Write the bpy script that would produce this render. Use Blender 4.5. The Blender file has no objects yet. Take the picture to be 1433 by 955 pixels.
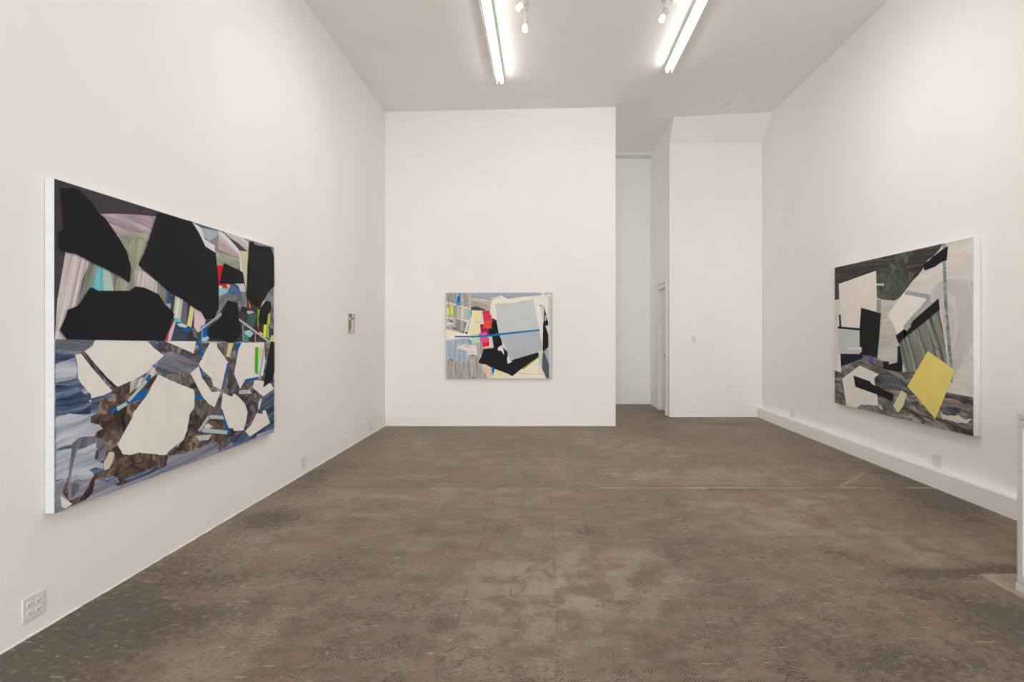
import bpy, bmesh, math, random
from mathutils import Vector
S = bpy.context.scene
COL = S.collection
PI = math.pi
# ---------------------------------------------------------------- camera, world, light, exposure
H, F, VX, VY = 1.44, 770.0, 761.0, 465.0      # eye height, focal length and vanishing point for a 1433 wide frame
cam_d = bpy.data.cameras.new('camera'); cam = bpy.data.objects.new('camera', cam_d); COL.objects.link(cam)
cam.location = (0, 0, H); cam.rotation_euler = (PI / 2, 0, 0)
cam_d.sensor_width = 36; cam_d.lens = F / 1433 * 36
cam_d.shift_x = (716.5 - VX) / 1433; cam_d.shift_y = (VY - 477.5) / 1433
S.camera = cam
S.view_settings.view_transform = 'Standard'; S.view_settings.look = 'None'
S.view_settings.gamma = 1; S.view_settings.use_curve_mapping = False
S.view_settings.exposure = 0.02
S.cycles.max_bounces = 12; S.cycles.diffuse_bounces = 8
S.cycles.sample_clamp_indirect = 8
TUBE = 15.0            # fluorescent tube emission
TUBE_COL = (1.0, 0.975, 0.945)
SPOT_W = 30.0
FILL_W = 80.0
WINDOW = 510
PASSAGE = 26
W_ = bpy.data.worlds.new('sky'); S.world = W_; W_.use_nodes = True
W_.node_tree.nodes['Background'].inputs[0].default_value = (0.75, 0.85, 1.0, 1)
W_.node_tree.nodes['Background'].inputs[1].default_value = 0.8
def area(name, loc, rot, sx, sy, power, col):
    l = bpy.data.lights.new(name, 'AREA'); l.shape = 'RECTANGLE'; l.size = sx; l.size_y = sy
    l.energy = power; l.color = col
    o = bpy.data.objects.new(name, l); COL.objects.link(o); o.location = loc; o.rotation_euler = rot
    return o
area('shop_window_daylight', (0.65, -7.05, 2.0), (PI / 2, 0, 0), 5.0, 3.2, WINDOW, (0.90, 0.965, 1.0))
area('passage_fill', (-2.2, 9.85, 2.6), (0, -PI / 2, 0), 2.2, 1.6, PASSAGE, (0.93, 1.0, 0.97))  # unseen fill lamp added to brighten the passage, which has no window

# ---------------------------------------------------------------- helpers
def lin(c):
    c = c / 255.0
    return c / 12.92 if c <= 0.04045 else ((c + 0.055) / 1.055) ** 2.4
def L3(rgb, g=1.0): return tuple(min(0.9, lin(v) * g) for v in rgb)
def newmat(name):
    m = bpy.data.materials.new(name); m.use_nodes = True
    nt = m.node_tree; return m, nt, nt.nodes['Principled BSDF']
def setb(b, rough=0.6, spec=0.3, metal=0.0):
    b.inputs['Roughness'].default_value = rough; b.inputs['Metallic'].default_value = metal
    b.inputs['Specular IOR Level'].default_value = spec
class G:
    """small node helper"""
    def __init__(s, nt): s.nt = nt
    def n(s, t, **k):
        x = s.nt.nodes.new(t)
        for a, v in k.items(): setattr(x, a, v)
        return x
    def put(s, sock, v):
        if isinstance(v, bpy.types.NodeSocket): s.nt.links.new(v, sock)
        elif v is not None: sock.default_value = v
    def m(s, op, a, b=None, c=None, clamp=False):
        x = s.n('ShaderNodeMath', operation=op); x.use_clamp = clamp
        s.put(x.inputs[0], a); s.put(x.inputs[1], b)
        if c is not None: s.put(x.inputs[2], c)
        return x.outputs[0]
    def mix(s, f, a, b, t='MIX'):
        x = s.n('ShaderNodeMix', data_type='RGBA', blend_type=t)
        s.put(x.inputs[0], f); s.put(x.inputs[6], a if isinstance(a, bpy.types.NodeSocket) else (*a, 1)); s.put(x.inputs[7], b if isinstance(b, bpy.types.NodeSocket) else (*b, 1))
        return x.outputs[2]
    def noise(s, vec, scale, detail=4, rough=0.55, dist=0.0):
        x = s.n('ShaderNodeTexNoise'); s.put(x.inputs['Vector'], vec)
        x.inputs['Scale'].default_value = scale; x.inputs['Detail'].default_value = detail
        x.inputs['Roughness'].default_value = rough; x.inputs['Distortion'].default_value = dist
        return x
    def vmul(s, v, k):
        x = s.n('ShaderNodeVectorMath', operation='MULTIPLY'); s.put(x.inputs[0], v); x.inputs[1].default_value = k; return x.outputs[0]
    def vadd(s, v, k):
        x = s.n('ShaderNodeVectorMath', operation='ADD'); s.put(x.inputs[0], v); s.put(x.inputs[1], k); return x.outputs[0]
    def ss(s, v, a, b):
        x = s.n('ShaderNodeMapRange', interpolation_type='SMOOTHSTEP'); s.put(x.inputs[0], v)
        x.inputs[1].default_value = a; x.inputs[2].default_value = b; return x.outputs[0]
    def ramp(s, f, stops):
        x = s.n('ShaderNodeValToRGB'); s.put(x.inputs[0], f); e = x.color_ramp.elements
        while len(e) < len(stops): e.new(0.5)
        for i, (p, c) in enumerate(stops): e[i].position = p; e[i].color = (*c, 1)
        return x.outputs[0]
    def obj(s): return s.n('ShaderNodeTexCoord').outputs['Object']
    def bump(s, h, strength, dist, bsdf):
        x = s.n('ShaderNodeBump'); x.inputs['Strength'].default_value = strength; x.inputs['Distance'].default_value = dist
        s.put(x.inputs['Height'], h); s.nt.links.new(x.outputs[0], bsdf.inputs['Normal'])
def plain(name, rgb, rough=0.5, spec=0.3, metal=0.0, g=1.0, emit=0.0, ecol=None, var=0.03, vs=20):
    m, nt, b = newmat(name); setb(b, rough, spec, metal); n = G(nt)
    c = L3(rgb, g)
    t = n.noise(n.obj(), vs, 3).outputs[0]
    nt.links.new(n.ramp(t, [(0.3, tuple(v * (1 - var) for v in c)), (0.7, tuple(min(1, v * (1 + var)) for v in c))]), b.inputs['Base Color'])
    if emit:
        b.inputs['Emission Color'].default_value = (*(ecol or (1, 1, 1)), 1); b.inputs['Emission Strength'].default_value = emit
    return m
def wallmat(name, alb, marks=()):
    m, nt, b = newmat(name); setb(b, 0.75, 0.15); n = G(nt); o = n.obj()
    c1 = tuple(v * 0.975 for v in alb); c2 = tuple(v * 1.012 for v in alb)
    base = n.ramp(n.noise(o, 0.9, 3).outputs[0], [(0.3, c1), (0.7, c2)])
    for (x, y, z, r) in marks:          # filled nail holes and scuffs on the paint
        d = n.n('ShaderNodeVectorMath', operation='DISTANCE'); n.put(d.inputs[0], o); d.inputs[1].default_value = (x, y, z)
        k = n.m('MULTIPLY', n.m('SUBTRACT', 1.0, n.ss(d.outputs['Value'], r * 0.4, r)), 0.22)
        base = n.mix(k, base, tuple(v * 0.72 for v in alb))
    nt.links.new(base, b.inputs['Base Color'])
    n.bump(n.noise(o, 60, 4, 0.6).outputs[0], 0.12, 0.004, b)
    return m
WALL = wallmat('white_wall_paint', (0.875, 0.85, 0.83), [(-2.43, 2.45, 1.99, 0.02), (-2.43, 3.9, 3.4, 0.012), (-0.85, 8.43, 3.73, 0.03), (-1.63, 8.43, 3.45, 0.02), (2.79, 9.2, 4.9, 0.05)])
CEIL = wallmat('ceiling_paint', (0.89, 0.865, 0.84))
TRIM = wallmat('white_trim_paint', (0.80, 0.78, 0.75))

def mesh(name, verts, faces, mats, parent=None, smooth=False, fm=None, loc=None):
    me = bpy.data.meshes.new(name); me.from_pydata([tuple(v) for v in verts], [], faces)
    for m in (mats if isinstance(mats, (list, tuple)) else [mats]): me.materials.append(m)
    if fm:
        for p, i in zip(me.polygons, fm): p.material_index = i
    if smooth:
        for p in me.polygons: p.use_smooth = True
    me.update()
    o = bpy.data.objects.new(name, me); COL.objects.link(o)
    if parent: o.parent = parent
    if loc: o.location = loc
    return o
def bm_obj(name, bm, mat, parent=None, loc=None, bevel=0.0, seg=2, smooth=False):
    if bevel: bmesh.ops.bevel(bm, geom=list(bm.edges), offset=bevel, segments=seg, affect='EDGES', profile=0.5)
    me = bpy.data.meshes.new(name); bm.to_mesh(me); bm.free(); me.materials.append(mat)
    if smooth:
        for p in me.polygons: p.use_smooth = True
        try: me.set_sharp_from_angle(angle=0.6)
        except Exception: pass
    o = bpy.data.objects.new(name, me); COL.objects.link(o)
    if parent: o.parent = parent
    if loc: o.location = loc
    return o
def add_box(bm, x0, x1, y0, y1, z0, z1):
    vs = [bm.verts.new(p) for p in ((x0, y0, z0), (x1, y0, z0), (x1, y1, z0), (x0, y1, z0), (x0, y0, z1), (x1, y0, z1), (x1, y1, z1), (x0, y1, z1))]
    for f in ((3, 2, 1, 0), (4, 5, 6, 7), (0, 1, 5, 4), (1, 2, 6, 5), (2, 3, 7, 6), (3, 0, 4, 7)): bm.faces.new([vs[i] for i in f])
def add_rev(bm, prof, axis='z', c=(0, 0, 0), seg=20, rot=None):
    """surface of revolution: prof = [(radius, height)...] closed at both ends"""
    c = Vector(c); rings = []
    for r, h in prof:
        ring = []
        for i in range(seg):
            a = 2 * PI * i / seg; x, y = r * math.cos(a), r * math.sin(a)
            v = {'z': Vector((x, y, h)), 'y': Vector((x, h, y)), 'x': Vector((h, x, y))}[axis]
            if rot is not None: v = rot @ v
            ring.append(bm.verts.new(c + v))
        rings.append(ring)
    for a, b in zip(rings, rings[1:]):
        for i in range(seg): bm.faces.new((a[i], a[(i + 1) % seg], b[(i + 1) % seg], b[i]))
    bm.faces.new(rings[0][::-1]); bm.faces.new(rings[-1])
def boxes(name, bl, mat, parent=None, loc=None, bevel=0.0, seg=2):
    bm = bmesh.new()
    for b in bl: add_box(bm, *b)
    return bm_obj(name, bm, mat, parent, loc, bevel, seg)
def rev(name, prof, mat, parent=None, axis='z', c=(0, 0, 0), seg=20, rot=None, loc=None, smooth=True):
    bm = bmesh.new(); add_rev(bm, prof, axis, c, seg, rot); bmesh.ops.recalc_face_normals(bm, faces=bm.faces)
    return bm_obj(name, bm, mat, parent, loc, smooth=smooth)
def thing(name, label, cat, loc=(0, 0, 0), rz=0.0, group=None):
    o = bpy.data.objects.new(name, None); o.empty_display_size = 0.1; COL.objects.link(o)
    o.location = loc; o.rotation_euler = (0, 0, rz); o['label'] = label; o['category'] = cat
    if group: o['group'] = group
    return o
def struct(o): o['kind'] = 'structure'; return o

# ---------------------------------------------------------------- room
XL, XR, YB, XE, YA, YP, XP, YF = -2.43, 3.70, 8.43, 1.10, 9.32, 11.0, 2.13, -7.0
def zc(x):
    pts = [(-2.43, 4.815), (1.10, 4.89), (2.13, 4.965), (3.70, 5.01)]
    if x <= pts[0][0]: return pts[0][1]
    for (a, za), (b, zb) in zip(pts, pts[1:]):
        if x <= b: return za + (zb - za) * (x - a) / (b - a)
    return pts[-1][1]

# floor: worn brown concrete. Vertex attribute 'wear' holds the stains' own shapes (r dark stain, g adhesive scuffs, b light patch)
def gauss(x, y, cx, cy, rx, ry, rot=0):
    c, s = math.cos(rot), math.sin(rot); dx, dy = x - cx, y - cy
    u, v = (dx * c + dy * s) / rx, (-dx * s + dy * c) / ry
    return math.exp(-(u * u + v * v))
DARK = [(-2.25, 2.9, .35, .9, 0, .95), (-2.1, 2.3, .5, .5, 0, .8), (-1.75, 2.75, .35, .18, .4, .5), (-2.1, 4.25, .28, .28, 0, 1.0), (-1.75, 3.25, .3, .1, .3, .6),
        (-2.3, 5.4, .25, .7, 0, .8), (-2.3, 7.2, .22, 1.0, 0, .5), (-1.9, 6.0, .4, .25, 0, .3), (3.35, 4.55, .35, .55, -.3, 1.0), (3.5, 5.6, .28, .6, 0, .8), (3.1, 6.3, .5, .35, 0, .55),
        (3.3, 7.6, .4, .7, 0, .6), (2.5, 6.9, .6, .3, 0, .4), (2.9, 8.6, .7, .2, 0, .7), (2.45, 3.28, .42, .07, 0, 1.0), (2.75, 3.36, .25, .06, 0, .8), (2.3, 2.75, .25, .5, .2, .9), (2.75, 2.5, .5, .28, 0, 1.0),
        (1.6, 2.35, .5, .2, 0, .6), (1.25, 2.65, .4, .25, 0, .35), (1.95, 3.55, .09, .28, .75, .75), (2.05, 3.05, .18, .07, 0, .7), (-.32, 4.05, .16, .13, 0, .65), (.32, 4.0, .12, .16, 0, .8), (.1, 3.82, .13, .07, 0, .5),
        (.6, 6.35, .22, .15, 0, .6), (.25, 5.9, .1, .2, 0, .5), (-.3, 5.9, .12, .15, 0, .4), (-.1, 7.2, .5, .3, 0, .25), (1.7, 5.0, .5, .08, 0, .6), (2.6, 5.0, .7, .1, 0, .5), (.4, 2.92, .1, .03, .2, .9), (-.9, 3.5, .9, .1, 0, .35),
        (-1.25, 3.3, .3, .12, 0, .45), (-.6, 5.3, 1.4, .12, 0, .35), (-1.2, 5.5, .6, .6, 0, .2), (1.6, 5.9, .8, .5, 0, .25), (0.1, 2.35, .5, .12, 0, .25), (1.3, 3.6, .35, .3, 0, .25), (-.2, 8.2, 2.6, .25, 0, .35)]
SCUFF = [(-1.0, 2.75, .75, .55, 0, 1.0), (-1.25, 3.4, .45, .3, 0, .55), (-.5, 2.3, .5, .3, 0, .6), (1.0, 2.5, .7, .45, 0, 1.0), (1.6, 2.75, .55, .5, 0, .9), (.95, 3.6, .3, .7, 0, .7), (1.6, 3.6, .4, .4, 0, .4), (2.5, 2.5, .5, .35, 0, .8), (0.2, 2.2, .5, .2, 0, .6), (-1.5, 4.3, .5, .4, 0, .2)]
LIGHT = [(0.15, 3.2, .75, .55, 0, .9), (-.15, 2.7, .5, .4, 0, .6), (-1.3, 5.45, .4, .06, 0, .7), (-1.95, 3.75, .3, .5, 0, .7), (-.4, 5.0, .3, .05, 0, .7), (.15, 4.95, .2, .03, 0, .8), (-1.6, 4.8, .5, .08, 0, .4), (2.2, 4.6, .8, .25, 0, .5),
         (2.0, 5.6, .8, .2, 0, .4), (2.6, 3.7, .5, .3, 0, .5), (1.2, 5.5, .8, .2, 0, .35), (1.7, 4.2, .6, .3, 0, .4), (-1.5, 2.5, .3, .3, 0, .5), (1.2, 9.6, .9, .12, 0, .6), (3.0, 8.2, .7, .12, 0, .5)]
def field(lst, x, y):
    t = 0.0
    for (cx, cy, rx, ry, ro, k) in lst:
        if abs(x - cx) < 3 * max(rx, ry) and abs(y - cy) < 3 * max(rx, ry): t += k * gauss(x, y, cx, cy, rx, ry, ro)
    return min(1.0, t)
def floor_material():
    m, nt, b = newmat('worn_concrete'); n = G(nt); o = n.obj()
    sx = n.n('ShaderNodeSeparateXYZ'); n.put(sx.inputs[0], o); X, Y = sx.outputs[0], sx.outputs[1]
    at = n.n('ShaderNodeAttribute', attribute_name='wear'); sc = n.n('ShaderNodeSeparateColor'); n.put(sc.inputs[0], at.outputs['Color'])
    dark, scuff, light = sc.outputs[0], sc.outputs[1], sc.outputs[2]
    big = n.noise(o, 0.8, 6, 0.6).outputs[0]
    mid = n.noise(o, 4.0, 8, 0.65, 0.4).outputs[0]
    fine = n.noise(o, 26, 8, 0.7).outputs[0]
    grain = n.noise(o, 150, 3, 0.7).outputs[0]
    a = L3((112, 97, 82)); c = L3((163, 148, 128)); d = L3((137, 121, 103))
    st1 = n.noise(n.vmul(o, (1.2, 3.6, 1)), 2.2, 7, .68, .3).outputs[0]
    base = n.ramp(n.m('ADD', n.m('MULTIPLY', big, .30), n.m('ADD', n.m('MULTIPLY', mid, .35), n.m('MULTIPLY', st1, .35))), [(0.38, a), (0.5, d), (0.61, c)])
    base = n.mix(n.m('MULTIPLY', n.ss(n.noise(o, 1.7, 5, .6, .8).outputs[0], .5, .62), .40), base, L3((137, 113, 88)))
    base = n.mix(n.m('MULTIPLY', n.ss(n.noise(o, 2.9, 6, .65, .5).outputs[0], .52, .64), .30), base, L3((110, 100, 90)))
    base = n.mix(n.m('MULTIPLY', light, n.m('MULTIPLY', n.ss(n.m('ADD', mid, n.m('MULTIPLY', fine, .5)), .66, .84), .75)), base, L3((176, 163, 147)))
    # dark stains broken up by noise
    k = n.m('ADD', n.m('MULTIPLY', dark, .80), n.m('MULTIPLY', n.m('SUBTRACT', n.m('ADD', n.m('MULTIPLY', mid, .5), n.m('MULTIPLY', st1, .5)), .5), 2.6))
    k = n.m('ADD', k, n.m('MULTIPLY', n.m('SUBTRACT', fine, .5), 2.2))
    base = n.mix(n.m('MULTIPLY', n.m('MULTIPLY', n.ss(k, .22, .85), n.ss(dark, .0, .15)), .74), base, L3((78, 72, 66)))
    # small specks everywhere
    base = n.mix(n.m('MULTIPLY', n.ss(fine, .55, .64), .32), base, L3((92, 79, 68)))
    base = n.mix(n.m('MULTIPLY', n.ss(fine, .44, .36), .28), base, L3((176, 161, 142)))
    base = n.mix(n.m('MULTIPLY', n.ss(grain, .45, .65), .25), base, L3((96, 83, 72)))
    pit = n.noise(n.vadd(o, (7.3, 2.1, 0)), 38, 4, .6).outputs[0]
    base = n.mix(n.m('MULTIPLY', n.ss(pit, .66, .70), .75), base, L3((70, 62, 56)))
    drip = n.noise(n.vadd(o, (3.3, 9.1, 0)), 17, 2, .5).outputs[0]
    base = n.mix(n.m('MULTIPLY', n.ss(drip, .735, .76), .7), base, L3((196, 188, 178)))
    # trowelled adhesive ridges: cells, each with arcs about a centre of its own
    vo = n.n('ShaderNodeTexVoronoi'); vo.inputs['Scale'].default_value = 4.2
    wv = n.vadd(o, n.vmul(n.noise(o, 4.0, 3).outputs['Color'], (.4, .4, 0))); n.put(vo.inputs['Vector'], wv)
    off = n.vmul(n.vadd(vo.outputs['Color'], (-.5, -.5, 0)), (1.6, 1.6, 0))
    dv = n.n('ShaderNodeVectorMath', operation='DISTANCE'); n.put(dv.inputs[0], o); n.put(dv.inputs[1], n.vadd(vo.outputs['Position'], off))
    ridge = n.m('SINE', n.m('ADD', n.m('MULTIPLY', dv.outputs['Value'], 520.0), n.m('MULTIPLY', n.noise(o, 14.0, 4, .6).outputs[0], 14.0)))
    brk = n.m('MULTIPLY', n.ss(n.noise(o, 7.0, 6, .7).outputs[0], .45, .55), n.ss(n.noise(o, 42.0, 4, .7).outputs[0], .36, .52))
    rk = n.m('MULTIPLY', n.m('MULTIPLY', n.ss(ridge, .0, .6), brk), n.m('ADD', scuff, .05))
    base = n.mix(n.m('MULTIPLY', rk, .92), base, L3((66, 60, 56)))
    sc2 = n.m('MULTIPLY', n.m('MULTIPLY', n.ss(n.noise(n.vmul(o, (26, 90, 1)), 1.0, 4, .6, .6).outputs[0], .51, .60), n.ss(mid, .42, .55)), scuff)
    base = n.mix(n.m('MULTIPLY', sc2, .65), base, L3((78, 70, 64)))
    base = n.mix(n.m('MULTIPLY', n.m('MULTIPLY', scuff, n.ss(st1, .45, .6)), .30), base, L3((122, 112, 104)))
    # ghost lines of removed floor tiles
    def grid(v, ph, w):
        q = n.m('ABSOLUTE', n.m('SUBTRACT', n.m('FRACT', n.m('ADD', n.m('DIVIDE', n.m('SUBTRACT', v, ph), .247), .5)), .5))
        return n.m('SUBTRACT', 1.0, n.ss(q, w * .3, w))
    wx = n.m('ADD', X, n.m('MULTIPLY', n.m('SUBTRACT', fine, .5), .02)); wy = n.m('ADD', Y, n.m('MULTIPLY', n.m('SUBTRACT', fine, .5), .03))
    gl = n.m('MAXIMUM', grid(wx, .065, .03), grid(wy, 3.49, .028))
    reg = n.m('MULTIPLY', n.m('MULTIPLY', n.ss(X, -.95, -.3), n.ss(X, 1.15, .7)), n.m('MULTIPLY', n.ss(Y, 2.3, 3.0), n.ss(Y, 8.2, 7.4)))
    gl = n.m('MULTIPLY', n.m('MULTIPLY', gl, reg), n.m('MULTIPLY', n.ss(n.noise(o, 2.3, 4, .6).outputs[0], .39, .53), n.ss(n.noise(n.vadd(o, (4, 4, 0)), 11, 5, .7).outputs[0], .42, .58)))
    base = n.mix(n.m('MULTIPLY', gl, .60), base, L3((88, 74, 64)))
    # saw-cut joint across the room, with pale filler on its right part
    jy = n.m('ABSOLUTE', n.m('SUBTRACT', n.m('ADD', Y, n.m('MULTIPLY', n.m('SUBTRACT', mid, .5), .05)), 5.09))
    joint = n.m('SUBTRACT', 1.0, n.ss(jy, .008, .022)); fil = n.m('SUBTRACT', 1.0, n.ss(jy, .012, .035))
    base = n.mix(n.m('MULTIPLY', n.m('MULTIPLY', fil, n.ss(X, .5, .58)), n.m('MULTIPLY', .75, n.ss(n.noise(n.vmul(o, (1.2, 6, 1)), 2.5, 6, .75).outputs[0], .42, .56))), base, L3((182, 168, 150)))
    jd = n.m('ABSOLUTE', n.m('SUBTRACT', n.m('ADD', Y, n.m('MULTIPLY', n.m('SUBTRACT', mid, .5), .05)), 5.13))
    base = n.mix(n.m('MULTIPLY', n.m('MULTIPLY', n.m('SUBTRACT', 1.0, n.ss(jd, .006, .035)), n.ss(st1, .40, .56)), .55), base, L3((92, 78, 66)))
    # pale diagonal repair off the joint by the right hand curb
    dg = n.m('ABSOLUTE', n.m('SUBTRACT', n.m('SUBTRACT', Y, 5.12), n.m('MULTIPLY', n.m('SUBTRACT', X, 2.75), .95)))
    dk = n.m('MULTIPLY', n.m('SUBTRACT', 1.0, n.ss(dg, .01, .05)), n.m('MULTIPLY', n.ss(X, 2.7, 2.8), n.m('MULTIPLY', n.ss(X, 3.35, 3.2), n.ss(fine, .4, .55))))
    base = n.mix(n.m('MULTIPLY', dk, .8), base, L3((176, 160, 140)))
    # paint scrapes: short pale strokes near the walls
    st = n.noise(n.vmul(o, (3.0, 14.0, 1)), 3.0, 3, .5).outputs[0]
    base = n.mix(n.m('MULTIPLY', n.ss(st, .66, .70), .5), base, L3((185, 178, 168)))
    # pale concrete pad under the desk
    pad = n.m('MULTIPLY', n.ss(n.m('ADD', X, n.m('MULTIPLY', n.m('SUBTRACT', fine, .5), .03)), 2.575, 2.595), n.ss(n.m('ADD', Y, n.m('MULTIPLY', n.m('SUBTRACT', fine, .5), .03)), 3.285, 3.265))
    padc = n.ramp(n.m('ADD', n.m('MULTIPLY', mid, .5), n.m('MULTIPLY', fine, .5)), [(.35, L3((142, 128, 112))), (.5, L3((168, 154, 138))), (.65, L3((190, 177, 162)))])
    base = n.mix(pad, base, padc)
    mul = n.mix(1.0, base, (FLOOR_G, FLOOR_G, FLOOR_G), 'MULTIPLY')
    nt.links.new(mul, b.inputs['Base Color'])
    setb(b, .55, .28); nt.links.new(n.m('ADD', .42, n.m('MULTIPLY', mid, .3)), b.inputs['Roughness'])
    n.bump(n.m('ADD', n.m('ADD', fine, n.m('MULTIPLY', grain, .3)), n.m('MULTIPLY', rk, -.8)), .35, .004, b)
    return m
FLOOR_G = 0.95
def build_floor():
    x0, x1, y0, y1, st = -2.6, 3.9, -7.2, 11.2, .05
    nx, ny = int((x1 - x0) / st), int((y1 - y0) / st)
    vs = [(x0 + i * (x1 - x0) / nx, y0 + j * (y1 - y0) / ny, 0) for j in range(ny + 1) for i in range(nx + 1)]
    fs = [(j * (nx + 1) + i, j * (nx + 1) + i + 1, (j + 1) * (nx + 1) + i + 1, (j + 1) * (nx + 1) + i) for j in range(ny) for i in range(nx)]
    nv = len(vs)
    vs += [(x0, y0, -.15), (x1, y0, -.15), (x1, y1, -.15), (x0, y1, -.15)]
    fs.append((nv + 3, nv + 2, nv + 1, nv))
    o = mesh('floor', vs, fs, floor_material())
    ca = o.data.color_attributes.new('wear', 'FLOAT_COLOR', 'POINT')
    buf = []
    for (x, y, z) in vs: buf += [field(DARK, x, y), field(SCUFF, x, y), field(LIGHT, x, y), 1.0]
    ca.data.foreach_set('color', buf)
    return struct(o)
build_floor()
def prism_x(name, xs, zlo, zhi, y0, y1, mat, parent=None):
    vs, fs = [], []
    for x in xs: vs += [(x, y0, zlo(x)), (x, y1, zlo(x)), (x, y1, zhi(x)), (x, y0, zhi(x))]
    for i in range(len(xs) - 1):
        a = i * 4
        for q in ((0, 1, 5, 4), (1, 2, 6, 5), (2, 3, 7, 6), (3, 0, 4, 7)): fs.append(tuple(a + k for k in q))
    e = (len(xs) - 1) * 4
    fs += [(3, 2, 1, 0), (e, e + 1, e + 2, e + 3)]
    return mesh(name, vs, fs, mat, parent)
def build_ceiling():
    xs = [-2.43, 1.10, 2.13, 3.70]; ys = [YF, YB, YP]; vs = []; fs = []
    for j, y in enumerate(ys):
        for x in xs: vs.append((x, y, zc(x) if j < 2 else max(zc(x), 4.960)))
    for j in range(2):
        for i in range(3): a = j * 4 + i; fs.append((a, a + 4, a + 5, a + 1))
    vs += [(xs[0], YF, 5.2), (xs[3], YF, 5.2), (xs[3], YP, 5.2), (xs[0], YP, 5.2)]
    fs += [(12, 13, 14, 15), (0, 1, 2, 3, 13, 12), (8, 15, 14, 11, 10, 9), (0, 12, 15, 8, 4), (3, 7, 11, 14, 13)]
    return mesh('ceiling', vs, fs, CEIL)
struct(build_ceiling())
struct(boxes('wall_left', [(XL - .17, XL, YF, YP, 0, 5.2)], WALL))
struct(boxes('wall_right', [(XR, XR + .2, YF, YA + .2, 0, 5.2)], WALL))
struct(prism_x('wall_back', [XL, XE], lambda x: 0, zc, YB, YB + .15, WALL))
struct(prism_x('wall_alcove', [XP + .15, XR], lambda x: 0, lambda x: 4.80, YA, YA + .2, WALL))
DY0, DY1, DZ = 9.60, 10.20, 2.225
struct(boxes('wall_passage', [(XP, XP + .15, YA, DY0, 0, 4.965), (XP, XP + .15, DY1, YP, 0, 4.965), (XP, XP + .15, DY0, DY1, DZ, 4.965)], WALL))
struct(boxes('wall_passage_end', [(XL, XP + .15, YP, YP + .15, 0, 5.2)], WALL))
WX0, WX1, WZ0, WZ1 = -1.9, 3.2, .35, 3.65
struct(boxes('wall_front', [(XL, WX0, YF - .2, YF, 0, 5.2), (WX1, XR, YF - .2, YF, 0, 5.2), (WX0, WX1, YF - .2, YF, 0, WZ0), (WX0, WX1, YF - .2, YF, WZ1, 5.2)], WALL))
FR = plain('grey_window_frame', (120, 122, 124), .4)
w1 = struct(boxes('window_1', [(WX0, WX0 + .06, YF - .15, YF - .07, WZ0, WZ1), (WX1 - .06, WX1, YF - .15, YF - .07, WZ0, WZ1), (WX0 + .06, WX1 - .06, YF - .15, YF - .07, WZ0, WZ0 + .06), (WX0 + .06, WX1 - .06, YF - .15, YF - .07, WZ1 - .06, WZ1), (.62, .68, YF - .15, YF - .07, WZ0 + .06, WZ1 - .06)], FR))
# sloped soffit over the alcove
zt = zc
xq = XP + .002
sv = [(xq, 9.01, zt(XP)), (XR, 8.93, zt(XR)), (xq, YA, 4.635), (XR, YA, 4.64), (xq, YA + .19, 4.635), (XR, YA + .19, 4.64), (xq, YA + .19, zt(XP)), (XR, YA + .19, zt(XR))]
struct(mesh('trim_1', sv, [(0, 2, 3, 1), (2, 4, 5, 3), (4, 6, 7, 5), (0, 1, 7, 6), (0, 6, 4, 2), (1, 3, 5, 7)], CEIL))
struct(boxes('trim_2', [(XL, XP, 10.75, YP, 4.905, 5.0)], TRIM))
# raised curb along the right hand wall
bm = bmesh.new(); add_box(bm, 3.607, XR, YF, YA, 0, .166)
bmesh.ops.bevel(bm, geom=[e for e in bm.edges if all(v.co.x < 3.61 and v.co.z > .1 for v in e.verts)], offset=.008, segments=3, affect='EDGES')
struct(bm_obj('trim_3', bm, WALL))
# thin lip of paint and filler where the walls meet the floor
def lip(name, pts, nrm, w=.007, h=.006, seed=1):
    rnd = random.Random(seed); (xa, ya), (xb, yb) = pts; n = int(math.hypot(xb - xa, yb - ya) / .05)
    vs, fs = [], []
    for i in range(n + 1):
        t = i / n; x, y = xa + (xb - xa) * t, ya + (yb - ya) * t; ww = w * (.3 + rnd.random() * .9); hh = h * (.7 + .5 * rnd.random())
        vs += [(x, y, 0), (x + nrm[0] * ww, y + nrm[1] * ww, 0), (x + nrm[0] * ww * .5, y + nrm[1] * ww * .5, hh), (x, y, hh * 1.2)]
    for i in range(n):
        a = i * 4
        for q in ((0, 1, 5, 4), (1, 2, 6, 5), (2, 3, 7, 6), (3, 0, 4, 7)): fs.append(tuple(a + k for k in q))
    fs += [(3, 2, 1, 0), (n * 4, n * 4 + 1, n * 4 + 2, n * 4 + 3)]
    return struct(mesh(name, vs, fs, TRIM))
lip('baseboard_left', [(XL, 1.2), (XL, YB)], (1, 0), seed=3)
lip('baseboard_back', [(XL, YB), (XE, YB)], (0, -1), seed=4, w=.005)
lip('baseboard_alcove', [(XP, YA), (3.6, YA)], (0, -1), seed=5)

# door in the passage's right hand wall
door = struct(boxes('door_1', [(XP + .05, XP + .09, DY0 + .012, DY1 - .012, .012, DZ - .012)], TRIM, bevel=.003))
boxes('door_casing', [(XP - .017, XP + .0, DY0 - .09, DY0, 0, DZ + .0), (XP - .017, XP, DY1, DY1 + .09, 0, DZ), (XP - .017, XP, DY0 - .09, DY1 + .09, DZ, DZ + .075),
                      (XP - .026, XP, DY0 - .095, DY1 + .095, DZ + .075, DZ + .090), (XP - .034, XP, DY0 - .1, DY1 + .1, DZ + .090, DZ + .105)], TRIM, door, bevel=.002)
boxes('door_jamb', [(XP, XP + .14, DY0, DY0 + .01, 0, DZ), (XP, XP + .14, DY1 - .01, DY1, 0, DZ), (XP, XP + .14, DY0, DY1, DZ - .01, DZ)], TRIM, door)
CHROME = plain('brushed_steel', (150, 150, 150), .3, .5, 1.0)
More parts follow.
